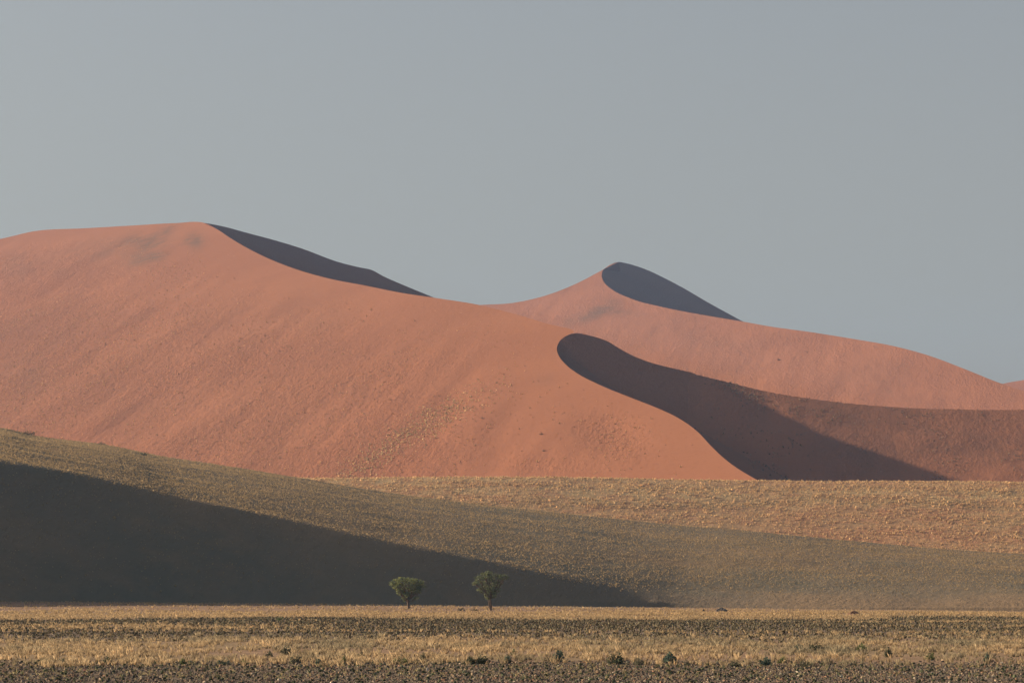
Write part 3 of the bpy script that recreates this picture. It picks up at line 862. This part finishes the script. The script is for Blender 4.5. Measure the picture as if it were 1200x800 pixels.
# ------------------------------------------------------------------ shrubs and loose things
def make_shrub(name, px_, py_, w_px, h_px, col, label, seed, group=None, Y=None, surf=None):
    r_ = np.random.default_rng(seed)
    if Y is None:
        Y = FPX * CAM[2] / (py_ - HORIZON)
    loc = at(px_, py_, Y)
    if surf is None: loc[2] = ground_z(np.array([loc[0]]), np.array([loc[1]]))[0]
    else:
        q = surf.reshape(-1, 3); loc = q[np.argmin(np.hypot(*(np.array(proj(q)) - np.array([[px_], [py_]]))) + (0 * q[:, 1]))].copy()
        Y = loc[1]
    kk = Y / FPX; w_, h_ = w_px * kk * 1.1, h_px * kk * 1.25
    nb = int(np.clip(90 + 14 * w_px * h_px / 4, 90, 420))
    th = r_.uniform(0, 2 * math.pi, nb); rr_ = np.sqrt(r_.random(nb)) * .5
    lob = 1 + .25 * np.sin(th * 3 + seed)
    x = rr_ * lob * w_ * np.cos(th); y = rr_ * lob * w_ * .8 * np.sin(th)
    z = h_ * np.sqrt(np.clip(1 - (rr_ / .56) ** 2, .03, 1)) * r_.uniform(.1, 1.0, nb) * (1 + .35 * np.sin(th * 2 + seed * 1.7))
    pts = np.stack([x, y, z], -1)
    s_ = max(.26 * min(w_, h_), .045) * r_.uniform(.35, .9, nb)
    a1 = r_.normal(0, 1, (nb, 3)) * np.array([.7, .7, 1.0]); a1 /= np.linalg.norm(a1, axis=1)[:, None]
    a2 = np.cross(a1, r_.normal(0, 1, (nb, 3))); a2 /= np.linalg.norm(a2, axis=1)[:, None]
    q = np.stack([pts - a1 * s_[:, None] * .6, pts - a2 * s_[:, None] * .4, pts + a1 * s_[:, None] * .9, pts + a2 * s_[:, None] * .4], 1).reshape(-1, 3)
    q[:, 2] = np.maximum(q[:, 2], -.04 * h_)
    # woody stems carry the leaves
    SV, SF = [], []; off = 0
    for e in pts[::9]:
        t = np.linspace(0, 1, 3)[:, None]
        v, f = tube(np.array([0, 0, -.05 * h_]) * (1 - t) + e * t + np.array([1e-3, 0, 0]) * t, [.02 * w_ + .004, .014 * w_ + .003, .006 * w_ + .002], 4)
        SV.append(v); SF.append(f + off); off += len(v)
    root = bpy.data.objects.new(name, None); C.objects.link(root); root.location = loc
    tag(root, label, 'shrub', group)
    cc = np.repeat(np.array(col)[None] * r_.uniform(.65, 1.35, (nb, 1)), 4, 0)
    link_mesh('foliage', q, np.arange(len(q)).reshape(-1, 4), M_LEAF, False, cols=cc, parent=root)
    link_mesh('stem', np.concatenate(SV), np.concatenate(SF), M_BARK, True, parent=root)
    return root


G1, G2, G3, G4 = (.12, .125, .07), (.12, .16, .115), (.17, .19, .075), (.22, .195, .12)
GR = 'dark shrubs along the edge of the dry grass'
SHRUBS = [
    (49, 777, 9, 5, G1, 'dark green shrub, first from the left along the lower edge of the dry grass'),
    (72, 778, 8, 5, G2, 'small blue-green shrub between two dark ones on the far left edge of the grass'),
    (126, 777, 13, 6, G1, 'broad black-green shrub at the grass edge, straight below the small red rock'),
    (214, 778, 7, 6, G3, 'yellow-green shrub at the grass edge left of a long flat dark shrub'),
    (262, 778, 14, 5, G2, 'long flat dark green shrub at the grass edge left of two pale green ones'),
    (286, 778, 8, 5, G3, 'pale green shrub just right of the long flat dark one'),
    (316, 768, 8, 5, G1, 'small round dark shrub inside the grass band left of a taller grey-green one'),
    (335, 766, 9, 7, G4, 'taller grey-green shrub inside the grass band, well left of the flat-topped tree'),
    (346, 777, 13, 7, G4, 'wide grey shrub at the grass edge left of a small teal shrub'),
    (373, 778, 7, 6, G2, 'small teal shrub at the grass edge with orange grass on both sides'),
    (403, 777, 6, 8, G3, 'upright bright green shrub at the lower grass edge'),
    (422, 770, 9, 5, G1, 'low dark shrub inside the grass just right of the upright bright green one'),
    (470, 777, 16, 6, G3, 'wide leafy green shrub at the grass edge below the flat-topped tree'),
    (496, 774, 7, 8, G4, 'tall narrow olive shrub right of the wide leafy one below the flat-topped tree'),
    (551, 777, 12, 7, G1, 'dark bristly shrub, the left one of a touching pair below the open-crowned tree'),
    (565, 777, 13, 7, G1, 'dark bristly shrub, the right one of a touching pair below the open-crowned tree'),
    (595, 776, 8, 7, G2, 'green shrub at the grass edge just right of the dark touching pair'),
    (602, 767, 6, 5, G3, 'small light green shrub in the grass above the gap right of the dark pair'),
    (655, 774, 13, 9, G2, 'bluish grey-green bush inside the grass, alone in its stretch'),
    (722, 777, 17, 9, G1, 'largest dark bush of the middle stretch, rising above the stony edge'),
    (748, 778, 10, 6, G4, 'flat grey-olive shrub just right of the largest dark bush'),
    (785, 776, 16, 9, G2, 'lopsided blue-green bush with a pointed top beside orange grass'),
    (805, 778, 8, 4, G4, 'small flat grey shrub right of the lopsided pointed bush'),
    (861, 780, 11, 5, G1, 'low black-green shrub at the stony edge right of plain grass'),
    (898, 778, 10, 7, G2, 'rounded teal shrub at the grass edge left of an olive grass-topped one'),
    (917, 776, 9, 6, G3, 'olive shrub with grass growing through its top, beside the rounded teal one'),
    (936, 762, 9, 6, G2, 'dark teal shrub at the upper edge of the grass on the right half'),
    (956, 761, 16, 6, G1, 'wide spreading dark shrub at the upper grass edge, right of the teal one'),
    (1010, 761, 13, 6, G3, 'green shrub leaning right at the upper grass edge below the reddish mound'),
    (1041, 769, 8, 8, G1, 'tall dark shrub within the grass right of the leaning green one'),
    (944, 780, 15, 5, G1, 'long low dark shrub on the stones below the spreading shrub'),
    (1091, 772, 9, 6, G3, 'rounded green shrub within the grass near the right, left of a teal one'),
    (1157, 774, 8, 7, G2, 'bright teal shrub within the grass, nearest to the right edge'),
]
for i, (x, y, w_, h_, c_, lab) in enumerate(SHRUBS):
    make_shrub('shrub', x, y, w_, h_, c_, lab, 200 + i, GR)
make_shrub('shrub', 541, 715.8, 8, 3.2, (.07, .065, .045), 'low dark bush on the pale strip left of the open-crowned tree', 301, 'bushes near the trees')
make_shrub('shrub', 556, 715.8, 9, 2.8, (.12, .10, .06), 'low brownish bush between the dark bush and the open-crowned tree', 302, 'bushes near the trees')
make_shrub('shrub', 1144, 716.5, 6, 2.2, (.09, .075, .05), 'tiny dark bush at the foot of the brown dune near the right edge', 303, 'bushes near the trees', Y=505)
make_shrub('shrub', 338 - 10, 727, 7, 4, G3, 'green bush on the line where golden grass meets the stones', 304)
make_shrub('shrub', 167, 533.5, 11, 3.5, G1, 'dark clump of bush on the brown dune crest, right of a grey one', 311, 'bushes on the brown dune crest', surf=NP[60:170])
make_shrub('shrub', 34, 508, 16, 3.5, G1, 'long dark bush on the highest left part of the brown dune crest', 312, 'bushes on the brown dune crest', surf=NP[60:170])
make_shrub('shrub', 118, 521, 9, 2.6, G4, 'greyish bush on the brown dune crest between two dark clumps', 313, 'bushes on the brown dune crest', surf=NP[60:170])
make_shrub('shrub', 634, 509, 5, 2.2, (.09, .07, .045), 'dark bush alone on smooth red sand left of pale tufts', 321, 'bushes on the red dune', surf=W)
make_shrub('shrub', 566, 489.5, 3.5, 2, (.11, .08, .05), 'tiny dark bush high on smooth red sand, the upper one of three', 322, 'bushes on the red dune', surf=W)
make_shrub('shrub', 637, 528.5, 5, 1.8, (.12, .085, .05), 'small flat bush on red sand straight below the dark lone one', 323, 'bushes on the red dune', surf=W)
make_shrub('shrub', 913, 423, 3, 2, (.08, .06, .04), 'single dark bush on the sunlit face of the rear dune', 324, None, surf=Wd)


def make_rock(name, px_, py_, w_px, h_px, col, label, seed, cat='rock', group=None, Y=None, mound=False):
    r_ = np.random.default_rng(seed)
    if Y is None: Y = FPX * CAM[2] / (py_ - HORIZON)
    loc = at(px_, py_, Y); loc[2] = ground_z(np.array([loc[0]]), np.array([loc[1]]))[0]
    kk = Y / FPX; w_, h_ = w_px * kk, h_px * kk
    nt_, npn = 22, 9
    th = np.linspace(0, 2 * math.pi, nt_, endpoint=False)[None]; ph = np.linspace(-.25, math.pi / 2, npn)[:, None]
    rad = 1 + .35 * vnoise(2.2 * np.cos(th) + 2 * ph + seed, 2.2 * np.sin(th) + ph + 0 * th, 301) + .15 * vnoise(5 * np.cos(th) + ph, 5 * np.sin(th) + 3 * ph, 302)
    sh = np.cos(ph) if not mound else np.cos(ph) ** 1.6
    x = .5 * w_ * sh * np.cos(th) * rad; y = .4 * w_ * sh * np.sin(th) * rad; z = h_ * np.sin(ph) * rad * np.ones_like(th)
    V = np.stack([x, y, z], -1).reshape(-1, 3)
    F = []
    for i in range(npn - 1):
        for j in range(nt_):
            j2 = (j + 1) % nt_
            F.append([i * nt_ + j, i * nt_ + j2, (i + 1) * nt_ + j2, (i + 1) * nt_ + j])
    o = link_mesh(name, V, np.array(F), M_STONE, False, cols=np.repeat(np.array(col)[None] * np.ones((1, 1)), len(V), 0) * r_.uniform(.85, 1.15, (len(V), 1)))
    o.location = loc
    tag(o, label, cat, group)
    return o


make_rock('sand_mound', 1000, 720.5, 15, 4, (.20, .11, .07), 'reddish brown earth mound on the golden strip at the right', 401, 'mound', mound=True)
make_rock('sand_mound', 845, 715.5, 13, 4, (.17, .14, .115), 'grey sloping mound at the foot of the brown dune', 402, 'mound', mound=True)
make_rock('rock', 824.5, 716.5, 3, 3, (.08, .06, .05), 'upright dark rock on the golden strip left of the grey mound', 403)
make_rock('rock', 105, 709.5, 7, 2.0, (.42, .17, .11), 'small red rock on the far edge of the plain at the left', 404, Y=650)
make_rock('rock', 501, 784, 2.6, 3, (.62, .54, .44), 'white stone among brown ones below the flat-topped tree', 411, group='pale stones in the gravel')
make_rock('rock', 33.5, 787, 4.2, 3.4, (.42, .30, .21), 'tan stone with a rounded top near the left edge of the gravel', 412, group='pale stones in the gravel')
make_rock('rock', 100, 785, 4.2, 2.6, (.40, .22, .17), 'pinkish stone in the gravel, a little right of the tan rounded one', 413, group='pale stones in the gravel')
make_rock('rock', 438, 797.5, 2.8, 3.4, (.60, .46, .33), 'bright upright cream stone at the bottom edge left of centre', 414, group='pale stones in the gravel')
make_rock('rock', 986, 792, 3.0, 3.4, (.58, .52, .40), 'pale upright stone in the gravel beside a larger tan one', 415, group='pale stones in the gravel')
make_rock('rock', 993, 793, 4.2, 3.6, (.36, .24, .16), 'larger tan stone just right of a pale upright one', 416, group='pale stones in the gravel')
make_rock('rock', 846.5, 731, 2.2, 2.2, (.62, .52, .42), 'lone whitish stone on the dark stony band right of centre', 417)
make_rock('rock', 1107, 784, 2.8, 3.4, (.50, .40, .30), 'light stone in the gravel toward the right edge', 418, group='pale stones in the gravel')

# ------------------------------------------------------------------ air
mh = bpy.data.materials.new('desert_haze'); mh.use_nodes = True
nt = mh.node_tree; nt.nodes.remove(nt.nodes['Principled BSDF'])
pv = node(nt, 'ShaderNodeVolumePrincipled')
pv.inputs['Color'].default_value = (.33, .60, 1.0, 1); pv.inputs['Density'].default_value = 4.7e-5; pv.inputs['Anisotropy'].default_value = .2
nt.links.new(pv.outputs[0], nt.nodes['Material Output'].inputs['Volume'])
x0, x1, y0, y1, z0, z1 = -2650, 2650, -850, 4700, -5.2, 430
bv = np.array([(x, y, z) for z in (z0, z1) for y in (y0, y1) for x in (x0, x1)])
bf = np.array([[0, 2, 3, 1], [4, 5, 7, 6], [0, 1, 5, 4], [2, 6, 7, 3], [0, 4, 6, 2], [1, 3, 7, 5]])
hz = link_mesh('haze', bv, bf, mh)
tag(hz, 'thin dusty air over the desert', 'haze', kind='stuff')

# ------------------------------------------------------------------ light, sky, camera
scn = bpy.context.scene
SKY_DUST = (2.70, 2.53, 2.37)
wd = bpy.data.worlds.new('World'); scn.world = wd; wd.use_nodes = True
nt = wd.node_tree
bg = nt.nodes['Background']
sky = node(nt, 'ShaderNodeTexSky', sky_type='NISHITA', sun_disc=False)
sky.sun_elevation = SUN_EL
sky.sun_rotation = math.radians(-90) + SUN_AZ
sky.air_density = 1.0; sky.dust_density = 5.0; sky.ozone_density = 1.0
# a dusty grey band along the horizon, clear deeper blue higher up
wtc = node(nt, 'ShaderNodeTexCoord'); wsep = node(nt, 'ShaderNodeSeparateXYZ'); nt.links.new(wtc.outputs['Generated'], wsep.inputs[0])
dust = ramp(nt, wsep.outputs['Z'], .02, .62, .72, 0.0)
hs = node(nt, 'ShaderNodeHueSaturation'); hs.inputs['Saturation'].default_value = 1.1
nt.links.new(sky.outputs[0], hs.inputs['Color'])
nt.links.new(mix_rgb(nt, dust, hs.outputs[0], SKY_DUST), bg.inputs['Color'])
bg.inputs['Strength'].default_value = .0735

sl = bpy.data.lights.new('sun', 'SUN'); sl.energy = 5.0; sl.angle = math.radians(.55); sl.color = (1.0, .87, .70)
so = bpy.data.objects.new('sun', sl); C.objects.link(so)
from mathutils import Vector
so.rotation_euler = Vector(SUN).to_track_quat('Z', 'Y').to_euler()
so.location = (-300, 200, 500)

cam = bpy.data.cameras.new('camera'); cam.lens = FPX / 1200 * 36; cam.sensor_width = 36; cam.sensor_fit = 'HORIZONTAL'
cam.clip_start = .5; cam.clip_end = 30000
co = bpy.data.objects.new('camera', cam); C.objects.link(co)
co.location = CAM; co.rotation_euler = (math.pi / 2 + PITCH, 0, 0)
scn.camera = co
vs = scn.view_settings
vs.view_transform = 'Standard'; vs.look = 'None'; vs.exposure = 1.0; vs.gamma = 1; vs.use_curve_mapping = False
scn.cycles.volume_max_steps = 64
scn.cycles.use_denoising = True
